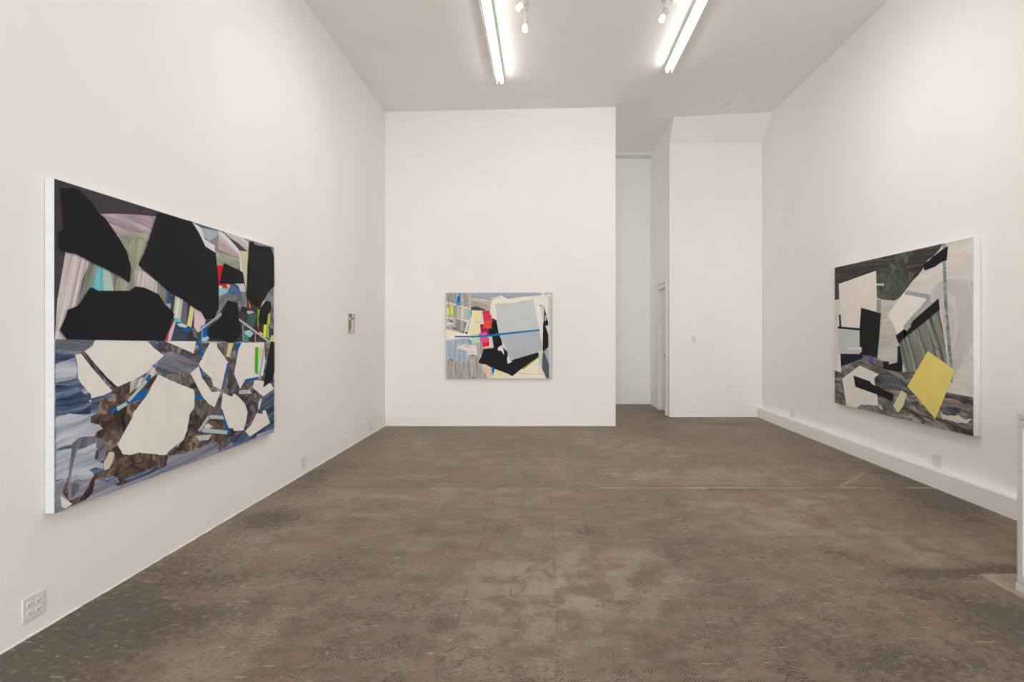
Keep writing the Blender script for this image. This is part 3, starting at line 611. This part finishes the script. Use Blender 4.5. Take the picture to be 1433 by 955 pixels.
MC = {'G': (610, 400, 955 / 140.0), 'P': (610, 400, 955 / 70.0), 'Q': (695, 400, 955 / 70.0), 'S': (610, 465, 955 / 70.0), 'T': (695, 465, 955 / 70.0), 'Z': (0, 0, 1)}
streak('ash', [(118, 112, 106), (146, 140, 134), (170, 163, 156), (192, 186, 178)], 3.0, 34, .02)
streak('board', [(124, 116, 108), (156, 148, 138), (184, 176, 166), (202, 195, 184)], 1.6, 34, .05)
streak('sky', [(118, 142, 168), (142, 160, 176), (164, 172, 178), (182, 184, 180)], 2.0, 24, .02)
MID = [
 ((220, 211, 196), 0, 'Z 623 409 774 409 774 531 623 531'),
 ('ash', 90, 'P 180 138 658 138 655 420 600 690 540 912 180 830'),
 ('board', -8, 'P 655 180 1064 288 1050 390 1035 475 960 470 800 405 655 418'),
 ((148, 148, 144), 0, 'P 183 230 385 282 385 335 183 285'),
 ((150, 152, 150), 0, 'P 465 312 650 350 650 380 465 345'),
 ((202, 194, 188), 0, 'P 183 300 385 350 650 425 650 460 590 450 385 385 183 350'),
 ((204, 200, 190), 0, 'P 183 588 650 660 642 700 183 615'),
 ((172, 178, 160), 0, 'P 388 415 450 430 462 625 388 602'),
 ((192, 192, 178), 0, 'P 465 425 582 450 582 650 465 628'),
 ((164, 176, 164), 0, 'P 540 445 575 450 575 640 530 630'),
 ((206, 210, 140), 0, 'P 200 440 245 400 248 570 205 560'),
 ((206, 212, 60), 0, 'P 245 370 264 370 266 582 248 562'),
 ((204, 210, 24), 0, 'P 290 382 330 390 326 598 300 550 274 520'),
 ((80, 142, 188), 0, 'P 430 142 492 142 465 208 428 205'),
 ((8, 100, 166), 0, 'P 410 204 465 204 462 318 392 316'),
 ((72, 132, 178), 0, 'P 385 314 465 316 456 382 384 380'),
 ((150, 180, 174), 0, 'P 586 452 672 455 672 600 650 656 588 652'),
 ((38, 124, 124), 0, 'P 668 452 686 455 684 570 664 622'),
 ((38, 124, 124), 0, 'P 586 450 630 452 630 460 586 460'),
 ((168, 168, 162), 0, 'P 330 620 385 626 385 852 330 838'),
 ((132, 132, 128), 0, 'P 388 638 455 650 455 875 388 862'),
 ((162, 160, 152), 0, 'P 462 660 530 672 520 902 462 884'),
 ((126, 124, 120), 0, 'P 530 700 592 700 560 892 528 902'),
 ((206, 199, 190), 0, 'P 195 700 330 688 325 760 260 745 200 790'),
 ((70, 50, 44), 0, 'P 260 664 326 680 322 706 254 690'),
 ((30, 28, 27), 0, 'P 325 798 380 808 402 832 330 822'),
 ((40, 36, 34), 0, 'P 440 872 532 886 520 908'),
 ((44, 40, 38), 0, 'P 246 160 254 160 254 670 247 670'), ((60, 56, 52), 0, 'P 317 160 325 165 325 330 317 325'),
 ((90, 88, 84), 0, 'P 384 380 389 382 389 870 384 868'), ((90, 88, 84), 0, 'P 458 320 464 322 464 880 458 878'),
 ((90, 86, 82), 0, 'P 655 178 1062 280 1062 290 655 190'), ((196, 190, 180), 0, 'P 640 142 656 142 652 420 640 420'),
 ((212, 206, 198), 0, 'P 640 662 672 640 600 875 540 915 585 720'),
 ((110, 100, 92), 0, 'P 655 650 668 645 606 870 588 880'),
 ((40, 35, 32), 0, 'P 565 885 604 880 596 922 558 915'),
 ((148, 160, 171), 0, 'P 655 138 Q 1064 128 1046 200 910 180 850 180 700 200 500 210 350 240 240 248 190 235 110 190 0 226 P 1070 248 1062 284 655 185'),
 ((68, 75, 76), 0, 'P 655 415 720 402 800 400 880 430 960 465 940 477 720 472 690 470'),
 ((221, 211, 200), 0, 'P 700 478 880 480 850 800 820 920 600 925'),
 ((190, 186, 184), 0, 'P 740 688 842 690 842 716 740 712'),
 ((202, 197, 196), 0, 'P 868 490 892 490 916 705 850 738 842 690'),
 ((222, 208, 160), 0, 'P 720 465 870 490 850 682 704 666'),
 ((216, 209, 164), 0, 'P 664 708 842 720 818 916 636 912'),
 ((180, 200, 170), 0, 'P 685 932 820 920 S 840 130 872 195 840 250 685 242 682 60'),
 ((216, 210, 205), 0, 'P 1066 248 1225 192 Q 110 190 200 240 0 340 P 1130 342 1150 480 1150 650 1100 620 1040 560 1034 480 1050 380'),
 ((130, 120, 112), 0, 'P 1072 262 1225 208 1225 214 1075 270'), ((60, 56, 54), 0, 'Q 120 186 150 195 155 215 135 212'),
 ((50, 50, 50), 0, 'Q 165 225 245 240 240 248 190 240'),
 ((222, 210, 192), 0, 'P 1130 275 Q 0 255 240 248 500 222 850 178 912 172 700 245 350 335 0 350 P 1130 345'),
 (K, 0, 'P 1050 690 1155 640 Q 40 915 T 85 60 110 240 30 290 30 340 100 370 140 440 140 380 205 385 230 530 300 530 560 455 800 385 802 480 490 692 300 842 200 792 0 716 S 1060 680 960 620 870 610 802 580 860 470 915 318 1100 290 1070 85 1020 85 P 1015 935 1000 820', .15),
 (K, 0, 'P 1040 570 1064 560 1062 610 1040 600', .2),
 ((60, 60, 60), 0, 'P 1066 625 1110 625 1130 650 1075 690', .3),
 ((216, 210, 205), 0, 'P 1085 600 1150 590 1150 665 1130 640', .2),
 ((196, 50, 70), 0, 'P 886 485 1028 470 1048 600 1062 662 912 684'),
 ((152, 30, 70), 0, 'P 846 738 912 735 1000 820 1016 940 860 955'),
 ((228, 74, 48), 0, 'P 915 684 1040 664 1060 606 1068 625 1060 822 902 808'),
 ((216, 24, 28), 0, 'S 990 92 1010 96 1026 266 878 288 868 212 1000 180'),
 ((196, 84, 146), 0, 'P 818 915 960 878 S 1006 188 866 217 834 130 820 20'),
 ((190, 188, 184), 0, 'S 1035 85 1075 85 1105 290 1075 306 905 320 890 292 1062 266'),
 ((184, 187, 186), 0, 'P 1128 345 Q 350 325 500 285 700 255 760 560 812 830 50 915 P 1150 480', .1),
 ((164, 170, 176), 0, 'T 50 55 Q 815 855 T 886 350 740 400 560 452 260 545 238 500'),
 ((214, 206, 204), 0, 'T 90 140 150 240 240 490 238 530 300 560 210 605 195 500 215 385 110 370 20 342 30 288 108 282 118 240', .15),
 (K, 0, 'T 140 385 160 372 205 380 215 460 190 500 140 440', .15),
 ((216, 210, 206), 0, 'Q 702 255 912 180 990 300 920 370 915 700 870 720 860 832 812 832 760 560'),
 ((222, 211, 196), 0, 'Q 850 170 915 180 880 370 895 520 905 715 830 420 840 300'),
 ((186, 186, 180), 0, 'Q 840 370 905 370 905 600 880 640 835 420'),
 ((50, 48, 46), 0, 'Q 822 365 846 365 846 400 832 395'),
 ((220, 209, 194), 0, 'Q 820 835 862 830 T 880 0 886 190 860 202 820 20'),
 (K, 0, 'Q 905 385 960 620 985 700 985 760 950 770 990 955 T 990 290 882 380 878 200 Q 888 730 905 600', .2),
 ((150, 150, 158), 0, 'Q 920 560 945 570 955 660 915 680', .3),
 ((214, 208, 202), 0, 'Q 930 365 995 620 985 695 950 560'),
 ((200, 196, 190), 0, 'Q 930 765 970 760 985 860 985 930'),
 ((190, 188, 178), 0, 'T 803 385 878 370 862 692 800 510'),
 ((74, 84, 94), 0, 'T 878 395 915 385 1002 620 1002 882 950 882 865 690'),
 ((150, 162, 182), 0, 'T 915 385 992 288 1002 612'),
 ((218, 208, 188), 0, 'T 0 718 200 792 300 842 490 692 790 498 860 692 950 884 0 884'),
 ((210, 200, 184), 0, 'T 790 500 862 692 950 884 920 884 860 810 795 810'),
 ((212, 207, 166), 0, 'S 1120 716 T 0 716 250 822 200 884 S 1090 884'),
 ((150, 142, 130), 0, 'T 380 770 460 785 900 805 900 812 440 792'),
 ((222, 182, 162), 0, 'S 872 608 960 620 1062 690 1088 850 1080 884 985 884'),
 ((6, 96, 160), 0, 'S 1060 658 1124 690 1100 812 1065 740'),
 ((152, 172, 192), 0, 'S 1058 740 1096 802 1090 846 1034 812'),
 ((112, 142, 40), 0, 'T 880 378 940 322 960 346 888 412'),
 ((112, 142, 40), 0, 'T 486 692 797 468 797 490 500 720'),
 ((96, 98, 90), 0, 'T 790 480 806 480 806 510 795 500'),
 ((188, 187, 178), 0, 'Q 985 150 1045 150 T 1045 882 1003 882 Q 990 700'),
 ((206, 200, 186), 0, 'Q 850 130 915 130 915 180 850 180'), ((206, 200, 186), 0, 'Q 915 170 1045 150 1045 205 960 215'),
 ((158, 163, 176), 0, 'Q 1043 130 1066 128 T 1066 884 1043 884'),
 # lower left
 ('sky', 90, 'S 185 158 350 135 520 124 640 130 682 170 680 245 610 360 600 610 400 560 185 522'),
 ('ash', 90, 'S 185 522 400 560 600 605 622 430 690 230 872 190 915 320 800 570 870 612 985 885 185 885'),
 ((60, 120, 165), 0, 'S 600 130 640 135 680 175 668 240 655 240 655 180'),
 ((210, 202, 196), 0, 'S 375 290 540 233 640 250 690 240 772 258 795 440 622 432 640 370 500 332'),
 ((150, 140, 132), 0, 'S 520 272 600 262 650 285 580 280'), ((150, 140, 132), 0, 'S 630 385 740 375 700 392'),
 ((50, 44, 40), 0, 'S 660 434 738 434 730 450 670 450'),
 ((50, 44, 40), 0, 'S 262 518 320 526 330 545 268 532'),
 ((60, 54, 50), 0, 'S 680 860 800 880 790 886 690 872'),
 ((224, 208, 192), 0, 'S 185 100 185 160 350 140 520 124 340 112'),
 ((6, 108, 164), 0, 'S 370 72 700 75 1000 52 T 0 30 Q 822 832 824 862 T 0 68 S 1000 88 700 104 354 100', .05),
]
painting('abstract_painting', 'landscape-format painting with a pale grey panel and thin blue line, on the back wall', 'B', (1.620, 1.310), (-1.494, YB, .731), MC, MID, SIDE_DARK, .04)

RC = {'P': (1155, 320, 955 / 120.), 'Q': (1265, 320, 955 / 120.), 'S': (1155, 420, 955 / 120.), 'T': (1265, 420, 955 / 120.), 'U': (1155, 500, 955 / 120.), 'V': (1265, 500, 955 / 120.), 'Z': (0, 0, 1)}
streak('chalk', [(176, 168, 162), (192, 185, 179), (205, 198, 192), (210, 203, 197)], 1.2, 9, .12, con=.26)
streak('coal', [(34, 33, 32), (48, 46, 45), (64, 61, 60), (88, 86, 88)], .8, 20, .06)
streak('olive', [(42, 46, 45), (64, 68, 62), (84, 88, 76), (108, 110, 94)], 4, 8, .9)
streak('fan', [(50, 53, 50), (84, 86, 80), (112, 114, 104), (140, 142, 130), (158, 158, 148)], .7, 22, .04)
streak('rock', [(36, 32, 31), (70, 66, 65), (104, 98, 95), (136, 128, 122), (168, 158, 150)], 2.2, 15, .30, con=.11)
streak('shale', [(38, 40, 42), (60, 66, 70), (90, 94, 96), (130, 127, 124)], 2.2, 14, .30)
streak('band', [(150, 144, 138), (176, 169, 163), (192, 185, 179), (202, 195, 190)], 1.5, 20, .06, con=.17)
streak('teal', [(58, 76, 78), (96, 118, 118), (130, 150, 148), (160, 172, 166)], 30, 12, .02)
streak('swirl', [(160, 152, 150), (176, 168, 168), (192, 186, 184), (206, 199, 194)], 1.0, 12, .10, con=.17, polar=(1.90, .98, .55))
RIGHT = [
 ('chalk', 6, 'Z 1167 374 1364 331 1364 613 1167 566'),
 ('coal', -4, 'P 100 438 955 238 Q 60 245 425 160 425 180 340 300 265 350 210 450 160 520 60 620 0 690 P 955 610 830 770 770 800 650 795 575 770 570 640 150 640 155 790 120 805 100 800'),
 ('olive', 70, 'P 780 288 915 265 955 240 Q 110 250 50 340 30 400 15 460 60 480 120 500 60 600 0 690 P 955 608 830 770 770 802 700 795 650 795 575 770 570 540 600 492 640 490 690 440 740 380 780 350', .4),
 ((80, 84, 90), 0, 'Q 425 178 418 205 250 388 20 680 0 688 160 500 215 440 340 300'),
 ('band', 0, 'P 625 795 770 802 830 775 700 955 S 700 165 620 240 622 5'),
 ('chalk', 80, 'P 103 800 158 785 S 150 300 140 480 130 790 100 790'),
 ((186, 185, 176), 0, 'P 568 610 655 612 655 638 568 636'),
 ((140, 142, 149), 0, 'P 574 785 630 795 S 624 155 572 132'),
 ('band', 2, 'S 622 0 780 15 700 165 790 365 812 510 802 700 710 716 640 685 578 642 600 420 618 150'),
 ((150, 152, 154), 0, 'P 890 695 Q 20 688 300 740 262 782 10 738 P 900 735 868 760'),
 ('swirl', 0, 'Q 290 720 330 620 440 568 640 548 775 590 778 955 T 778 470 720 605 600 790 560 850 545 740 490 500 410 180 395 0 Q 400 900 385 780 300 850'),
 ((150, 152, 154), 0, 'Q 258 782 308 740 280 830 250 870 T 150 190 30 350 0 312 0 280 80 190 190 75'),
 ((166, 159, 162), 0, 'Q 265 812 330 822 385 780 T 150 190 110 180'),
 ((211, 204, 196), 0, 'P 150 618 567 470 S 572 132 400 86 380 316 178 298'),
 (K, 0, 'S 150 165 172 165 180 298 382 315 382 340 138 318 138 295 158 295'),
 ((178, 181, 181), 0, 'S 140 318 382 340 388 604 155 598'),
 ((22, 28, 40), 0, 'S 168 600 415 605 413 652 175 746'),
 ('rock', -12, 'S 100 780 130 795 178 808 176 745 413 650 420 608 580 643 640 682 650 765 780 800 955 800 T 140 800 V 300 200 490 395 778 452 V 778 888 400 815 U 955 720 500 600 100 512', .4),
 ('shale', -10, 'S 560 835 760 848 850 880 955 1000 800 1010 560 960', 1.0),
 ('shale', -12, 'U 620 520 700 480 900 540 955 640 800 640 680 600', 1.0),
 ('shale', -8, 'V 400 600 480 545 640 570 630 620 520 640 440 640', 1.0),
 ('coal', -15, 'V 640 790 700 800 778 815 778 885 700 872 640 840', .8),
 ('chalk', -10, 'V 400 605 470 655 600 645 680 700 760 680 700 740 560 720 430 680', .8),
 ('shale', -8, 'U 110 370 200 400 210 480 110 470', 1.0),
 ((212, 206, 200), 0, 'S 148 480 152 598 168 600 180 810 126 790'),
 (K, 0, 'S 400 86 622 150 602 420 580 645 412 612 385 600 383 320'),
 ((200, 199, 196), 0, 'S 260 525 405 525 406 584 388 584 384 556 260 556'),
 ((90, 78, 150), 0, 'S 462 632 500 614 557 680 512 694'),
 ((217, 210, 204), 0, 'P 955 622 Q 0 740 20 735 258 780 185 880 T 190 75 80 190 0 285 S 955 210 870 300 880 325 800 390 785 330 770 290 700 180 700 160 P 720 930 830 770'),
 ('fan', -68, 'T 400 108 440 340 490 722 268 570 140 790 130 803 10 800 S 900 795 860 690 815 500 T 0 432 240 240'),
 ((188, 185, 178), 0, 'S 860 690 900 795 858 803'),
 ((196, 190, 184), 0, 'T 398 60 415 60 500 722 490 724 440 340 400 150'),
 ((30, 30, 28), 0, 'T 320 500 335 503 425 588 418 586'),
 (K, 0, 'S 806 515 832 515 862 690 860 803 780 800 648 768 643 685 712 688 710 720 805 695'),
 (K, 0, 'Q 388 778 T 402 106 240 242 0 432 S 820 492 785 397 880 325 905 348 T 0 320 28 350 100 235 150 190'),
 ((150, 152, 154), 0, 'S 868 298 955 208 955 300 905 348 880 325'),
 ('teal', 85, 'Q 425 172 466 158 462 225 440 225'),
 ('teal', 85, 'Q 434 368 470 368 480 700 T 492 155 545 740 550 922 V 550 285 524 285 T 492 600 462 100 Q 452 900'),
 (K, 0, 'Q 493 193 478 356 430 370 390 395 350 425 233 470 213 410 260 370 420 240'),
 ('chalk', -12, 'V 540 290 640 330 778 446 490 396 520 290'),
 ((209, 202, 196), 0, 'U 190 240 385 95 600 192 545 232 556 320 580 420 592 540 400 530 350 573 238 545 215 400'),
 (K, 0, 'U 315 205 500 270 520 300 767 420 748 498 570 415 500 390 335 330'),
 ((200, 193, 158), 0, 'U 850 370 910 410 870 545 812 620 758 540'),
 ((206, 200, 192), 0, 'U 600 545 618 540 642 586 628 580'),
 ((212, 194, 110), 0, 'T 268 570 568 785 V 500 330 440 480 350 690 180 480 40 328'),
]
painting('abstract_painting', 'painting of grey and black shapes with a bright yellow diamond, hung above the raised curb', 'R', (2.226, 1.693), (XR, 4.66, .555), RC, RIGHT, SIDE, .06)

TC = {'N': (470, 420, 955 / 70.), 'Z': (0, 0, 1)}
streak('pebble', [(96, 100, 98), (124, 126, 122), (150, 148, 142)], 4, 40, .03)
TINY = [
 ((206, 190, 180), 0, 'N 240 255 360 255 360 645 240 645'),
 ('pebble', 85, 'N 240 255 300 262 296 340 270 640 240 645'),
 ((40, 42, 44), 0, 'N 284 262 302 262 302 340 288 340'),
 ((120, 96, 80), 0, 'N 338 262 360 258 360 645 350 645 346 400'),
 ((176, 122, 88), 0, 'N 286 380 300 380 292 500 280 490'),
 ((90, 78, 74), 0, 'N 268 480 290 480 282 570 268 560'),
 ((222, 210, 196), 0, 'N 240 342 290 342 290 372 240 372'),
 ((38, 138, 170), 0, 'N 288 338 350 340 352 374 286 374'),
]
TWID = 2.422 * F / (761 - 496.2) - 2.422 * F / (761 - 488.2)
painting('abstract_painting', 'tiny narrow upright painting with a turquoise band, alone on the wall near the far corner', 'L', (TWID, .243), (XL, 2.422 * F / (761 - 488.2), 1.428), TC, TINY, SIDE_DARK, .008)

# ---------------------------------------------------------------- outlets and switch
PLATE = plain('light_switch_plastic', (222, 220, 215), .35, .4)
PLATE2 = plain('receptacle_plastic', (232, 230, 224), .35, .4)
SLOT = plain('dark_slot', (60, 52, 48), .6)
def outlet(label, loc, rz, cols, plug=False):
    t = thing('wall_outlet', label, 'outlet', loc, rz, 'electrical outlets low on the walls')
    w = .070 if cols == 1 else .116
    boxes('cover_plate', [(-w / 2, w / 2, -.007, 0, -.057, .057)], PLATE, t, bevel=.003)
    for cx in ([0] if cols == 1 else [-.023, .023]):
        for cz in (-.0195, .0195):
            bm = bmesh.new()
            vs = []
            for k in range(24):       # rounded receptacle face with flat top and bottom
                a = 2 * PI * k / 24; vs.append((.0172 * math.cos(a), max(-.0135, min(.0135, .0172 * math.sin(a)))))
            f0 = [bm.verts.new((cx + x, -.0071, cz + z)) for x, z in vs]; f1 = [bm.verts.new((cx + x, -.0095, cz + z)) for x, z in vs]
            for k in range(24): bm.faces.new((f0[k], f0[(k + 1) % 24], f1[(k + 1) % 24], f1[k]))
            bm.faces.new(f1[::-1]); bm.faces.new(f0); bmesh.ops.recalc_face_normals(bm, faces=bm.faces)
            r = bm_obj('receptacle', bm, PLATE2, t)
            boxes('slot', [(cx - .0085, cx - .0060, -.0100, -.0094, cz - .004, cz + .005)], SLOT, r)
            boxes('slot', [(cx + .0060, cx + .0085, -.0100, -.0094, cz - .003, cz + .004)], SLOT, r)
            rev('ground_hole', [(.0024, -.0094), (.0024, -.0100)], SLOT, r, 'y', (cx, 0, cz - .0085), 10)
    if cols == 1: rev('screw', [(.003, -.007), (.003, -.0082), (.001, -.0086)], CHROME, t, 'y', (0, 0, 0), 10)
    return t
outlet('four-socket outlet plate close to the camera, below the near end of the largest painting', (XL, 2.617, .135), PI / 2, 2)
outlet('four-socket outlet plate past the far end of the largest painting, below and beyond it', (XL, 5.543, .128), PI / 2, 2)
outlet('outlet plate on the long wall, low down, a step short of the far corner', (XL, 7.66, .127), PI / 2, 2)
outlet('outlet plate tucked right into the far corner beside the back wall', (XL, 8.375, .11), PI / 2, 1)
outlet('four-socket outlet plate just above the curb, under the painting with the yellow diamond', (XR, 5.18, .228), -PI / 2, 2)
outlet('outlet plate just above the curb, well before reaching the yellow diamond painting', (XR, 8.19, .232), -PI / 2, 2)
sw = thing('light_switch', 'single white toggle switch on the recessed far wall beside the passage', 'light switch', ((971 - VX) / F * YA, YA, H + (VY - 474.5) / F * YA))
boxes('cover_plate', [(-.037, .037, -.007, 0, -.060, .060)], PLATE, sw, bevel=.003)
boxes('toggle', [(-.005, .005, -.018, -.0071, -.002, .014)], PLATE2, sw, bevel=.001)

# ---------------------------------------------------------------- ceiling lights
ENAMEL = plain('white_enamel', (236, 236, 234), .35, .4)
OFFTUBE = plain('unlit_tube_glass', (232, 232, 230), .2, .5)
SOCK = plain('white_socket', (225, 225, 222), .4)
LIT = plain('lit_tube', (255, 255, 255), .4, emit=TUBE, ecol=TUBE_COL)
def strip(label, x, y_end, side):
    """8 ft strip fixture running towards the camera from y_end; side = +1 or -1: where the lit lamps sit. Origin on the ceiling at the far end."""
    t = thing('fluorescent_fixture', label, 'ceiling light', (x, y_end, zc(x) - .004), 0, 'fluorescent strip fixtures on the ceiling')
    bm = bmesh.new()
    prof = [(-.040, 0), (-.040, -.046), (-.060, -.050), (-.060, -.057), (.060, -.057), (.060, -.050), (.040, -.046), (.040, 0)]
    a = [bm.verts.new((px, 0, pz)) for px, pz in prof]; b = [bm.verts.new((px, -2.44, pz)) for px, pz in prof]
    for i in range(8): bm.faces.new((a[i], a[(i + 1) % 8], b[(i + 1) % 8], b[i]))
    bm.faces.new(a); bm.faces.new(b[::-1]); bmesh.ops.recalc_face_normals(bm, faces=bm.faces)
    bm_obj('housing', bm, ENAMEL, t)
    for k in range(2):
        y1 = -.015 - k * 1.22; y0 = y1 - 1.19
        for s, mt, nm in ((side, LIT, 'lit_tube'), (-side, OFFTUBE, 'unlit_tube')):
            R = .0165 if s == side else .0140
            o = rev(nm, [(R * .8, y0 + .006), (R, y0 + .014), (R, y1 - .014), (R * .8, y1 - .006)], mt, t, 'y', (s * .036, 0, -.092), 12)
            if s == side: o['label'] = 'glowing white tube'
            boxes('socket', [(s * .034 - .012, s * .034 + .012, y1 - .006, y1 + .008, -.108, -.056)], SOCK, t, bevel=.002)
            boxes('socket', [(s * .034 - .012, s * .034 + .012, y0 - .008, y0 + .006, -.108, -.056)], SOCK, t, bevel=.002)
    return t
XFL, XFR = -.595, 1.64
strip('long white strip light on the side of the ceiling towards the largest painting', XFL, 7.34, 1)
strip('long white strip light on the side of the ceiling towards the yellow diamond painting', XFR, 7.18, -1)
strip('second strip light added out of view, largest painting side', XFL, 2.0, 1)  # this pair is added outside the view to help light the room
strip('second strip light added out of view, curb side', XFR, 2.0, -1)
# little spot heads
LENS = plain('glowing_lens', (255, 245, 230), .4, emit=5.0, ecol=(1.0, .86, .72))
CUP = plain('frosted_lamp_cup', (232, 222, 214), .35, emit=.35, ecol=(1.0, .88, .8))
GREYW = plain('white_cast_metal', (205, 205, 203), .4, .4)
def spot(label, x, y, aim, power, drop=.0, cone=1.35):
    """spot head: canopy on the ceiling, stem, U bracket, finned body, glowing cup. aim = unit vector"""
    z = zc(x); t = thing('spotlight', label, 'spotlight', (x, y, z - .003), 0, 'small ceiling spotlights')
    rev('canopy', [(.032, 0), (.032, -.018), (.022, -.026), (.010, -.030)], GREYW, t, 'z', (0, 0, 0), 20)
    rev('stem', [(.007, -.028), (.007, -.075 - drop)], GREYW, t, 'z', (0, 0, 0), 12)
    a = Vector(aim).normalized(); q = Vector((0, 0, -1)).rotation_difference(a).to_matrix()
    piv = Vector((0, 0, -.12 - drop))
    # U bracket
    bm = bmesh.new(); add_box(bm, -.038, .038, -.006, .006, piv.z + .040, piv.z + .046); add_box(bm, -.038, -.034, -.006, .006, piv.z - .012, piv.z + .040); add_box(bm, .034, .038, -.006, .006, piv.z - .012, piv.z + .040)
    bm_obj('bracket', bm, GREYW, t)
    def R(p): return [(r, -h) for r, h in p]
    fins = []
    for k in range(5): fins += [(.029, -.045 + k * .013), (.029, -.040 + k * .013), (.023, -.0395 + k * .013), (.023, -.0325 + k * .013)]
    rev('heat_sink', R([(.012, -.052)] + fins + [(.026, .022)]), GREYW, t, 'z', piv, 20, q)
    rev('lamp_cup', R([(.024, .0225), (.030, .045), (.031, .085), (.027, .0855)]), CUP, t, 'z', piv, 20, q)
    rev('lens', R([(.0265, .086), (.0265, .089), (.015, .094)]), LENS, t, 'z', piv, 20, q)
    l = bpy.data.lights.new('lamp', 'SPOT'); l.energy = power; l.spot_size = cone; l.spot_blend = 1.0; l.color = (1.0, .97, .95); l.shadow_soft_size = .06
    lo = bpy.data.objects.new('lamp', l); COL.objects.link(lo); lo.parent = t; lo.location = piv + a * .11
    lo.rotation_euler = a.to_track_quat('-Z', 'Y').to_euler()
    return t
spot('upright little spotlight with a glowing cup, hanging straight down', -.195, 5.80, (-.05, .08, -1), SPOT_W, .035)
spot('little spotlight tilted towards the largest painting, just nearer than the upright one', -.20, 5.52, (-.75, -.1, -.75), SPOT_W)
spot('leaning little spotlight with a glowing cup, farther of the curb side pair', 1.255, 5.72, (-.45, .1, -1), SPOT_W, .02)
spot('little spotlight tilted towards the yellow diamond painting, partly in view', 1.285, 5.50, (.8, -.1, -.7), SPOT_W)
for (x, y, tx, ty, tz, who) in ((-.20, 4.1, -2.43, 4.8, 1.7, 'added unseen fill spot aimed at the largest painting'),
                               (1.28, 4.3, 3.7, 6.1, 1.7, 'added unseen fill spot aimed at the yellow diamond painting'),
                               (.45, 4.6, .3, 8.43, 1.1, 'added unseen fill spot aimed at the back wall')):
    spot(who, x, y, (tx - x, ty - y, tz - zc(x)), FILL_W * (1.12 if tx > 3 else .92), 0, 2.2)  # extra heads outside the view, added to brighten the walls
# small sprinkler rose on the ceiling
spk = thing('sprinkler_head', 'tiny white sprinkler rose on the ceiling before the alcove', 'sprinkler', (2.83, 8.46, zc(2.83) - .003))
rev('rose', [(.040, 0), (.038, -.006), (.014, -.010)], TRIM, spk, 'z', (0, 0, 0), 20)
rev('nozzle', [(.008, -.010), (.008, -.030), (.020, -.034), (.020, -.037)], GREYW, spk, 'z', (0, 0, 0), 12)
cv = rev('cover_disc', [(.060, 0), (.058, -.005), (.050, -.007)], CEIL, None, 'z', (0, 0, 0), 24, loc=(-1.13, 8.08, zc(-1.13) - .003))
cv['label'] = 'faint round blank cover on the ceiling above the middle-sized painting'; cv['category'] = 'cover plate'

# ---------------------------------------------------------------- desk at the right hand edge
DESK = plain('desk_white_laminate', (206, 207, 204), .45, .35)
dx, dyf, dyn = 2.64, 3.07, 1.15
desk = thing('reception_desk', 'white panelled reception desk end just entering the frame, on a pale concrete pad', 'desk', (dx, dyf, 0))
boxes('body', [(.012, .70, dyn - dyf, -.0, .045, .955)], DESK, desk, bevel=.003)
boxes('counter_top', [(0, .72, dyn - dyf, .0, .957, .990)], DESK, desk, bevel=.003)
fr = []
boxes('side_frame', [(0, .0118, -.036, 0, .085, .915), (0, .0118, dyn - dyf, dyn - dyf + .036, .085, .915), (0, .0118, dyn - dyf, 0, .916, .952), (0, .0118, dyn - dyf, 0, .047, .084)], DESK, desk, bevel=.002)
boxes('base_strip', [(-.006, .70, dyn - dyf, .004, 0, .043)], DESK, desk, bevel=.003)
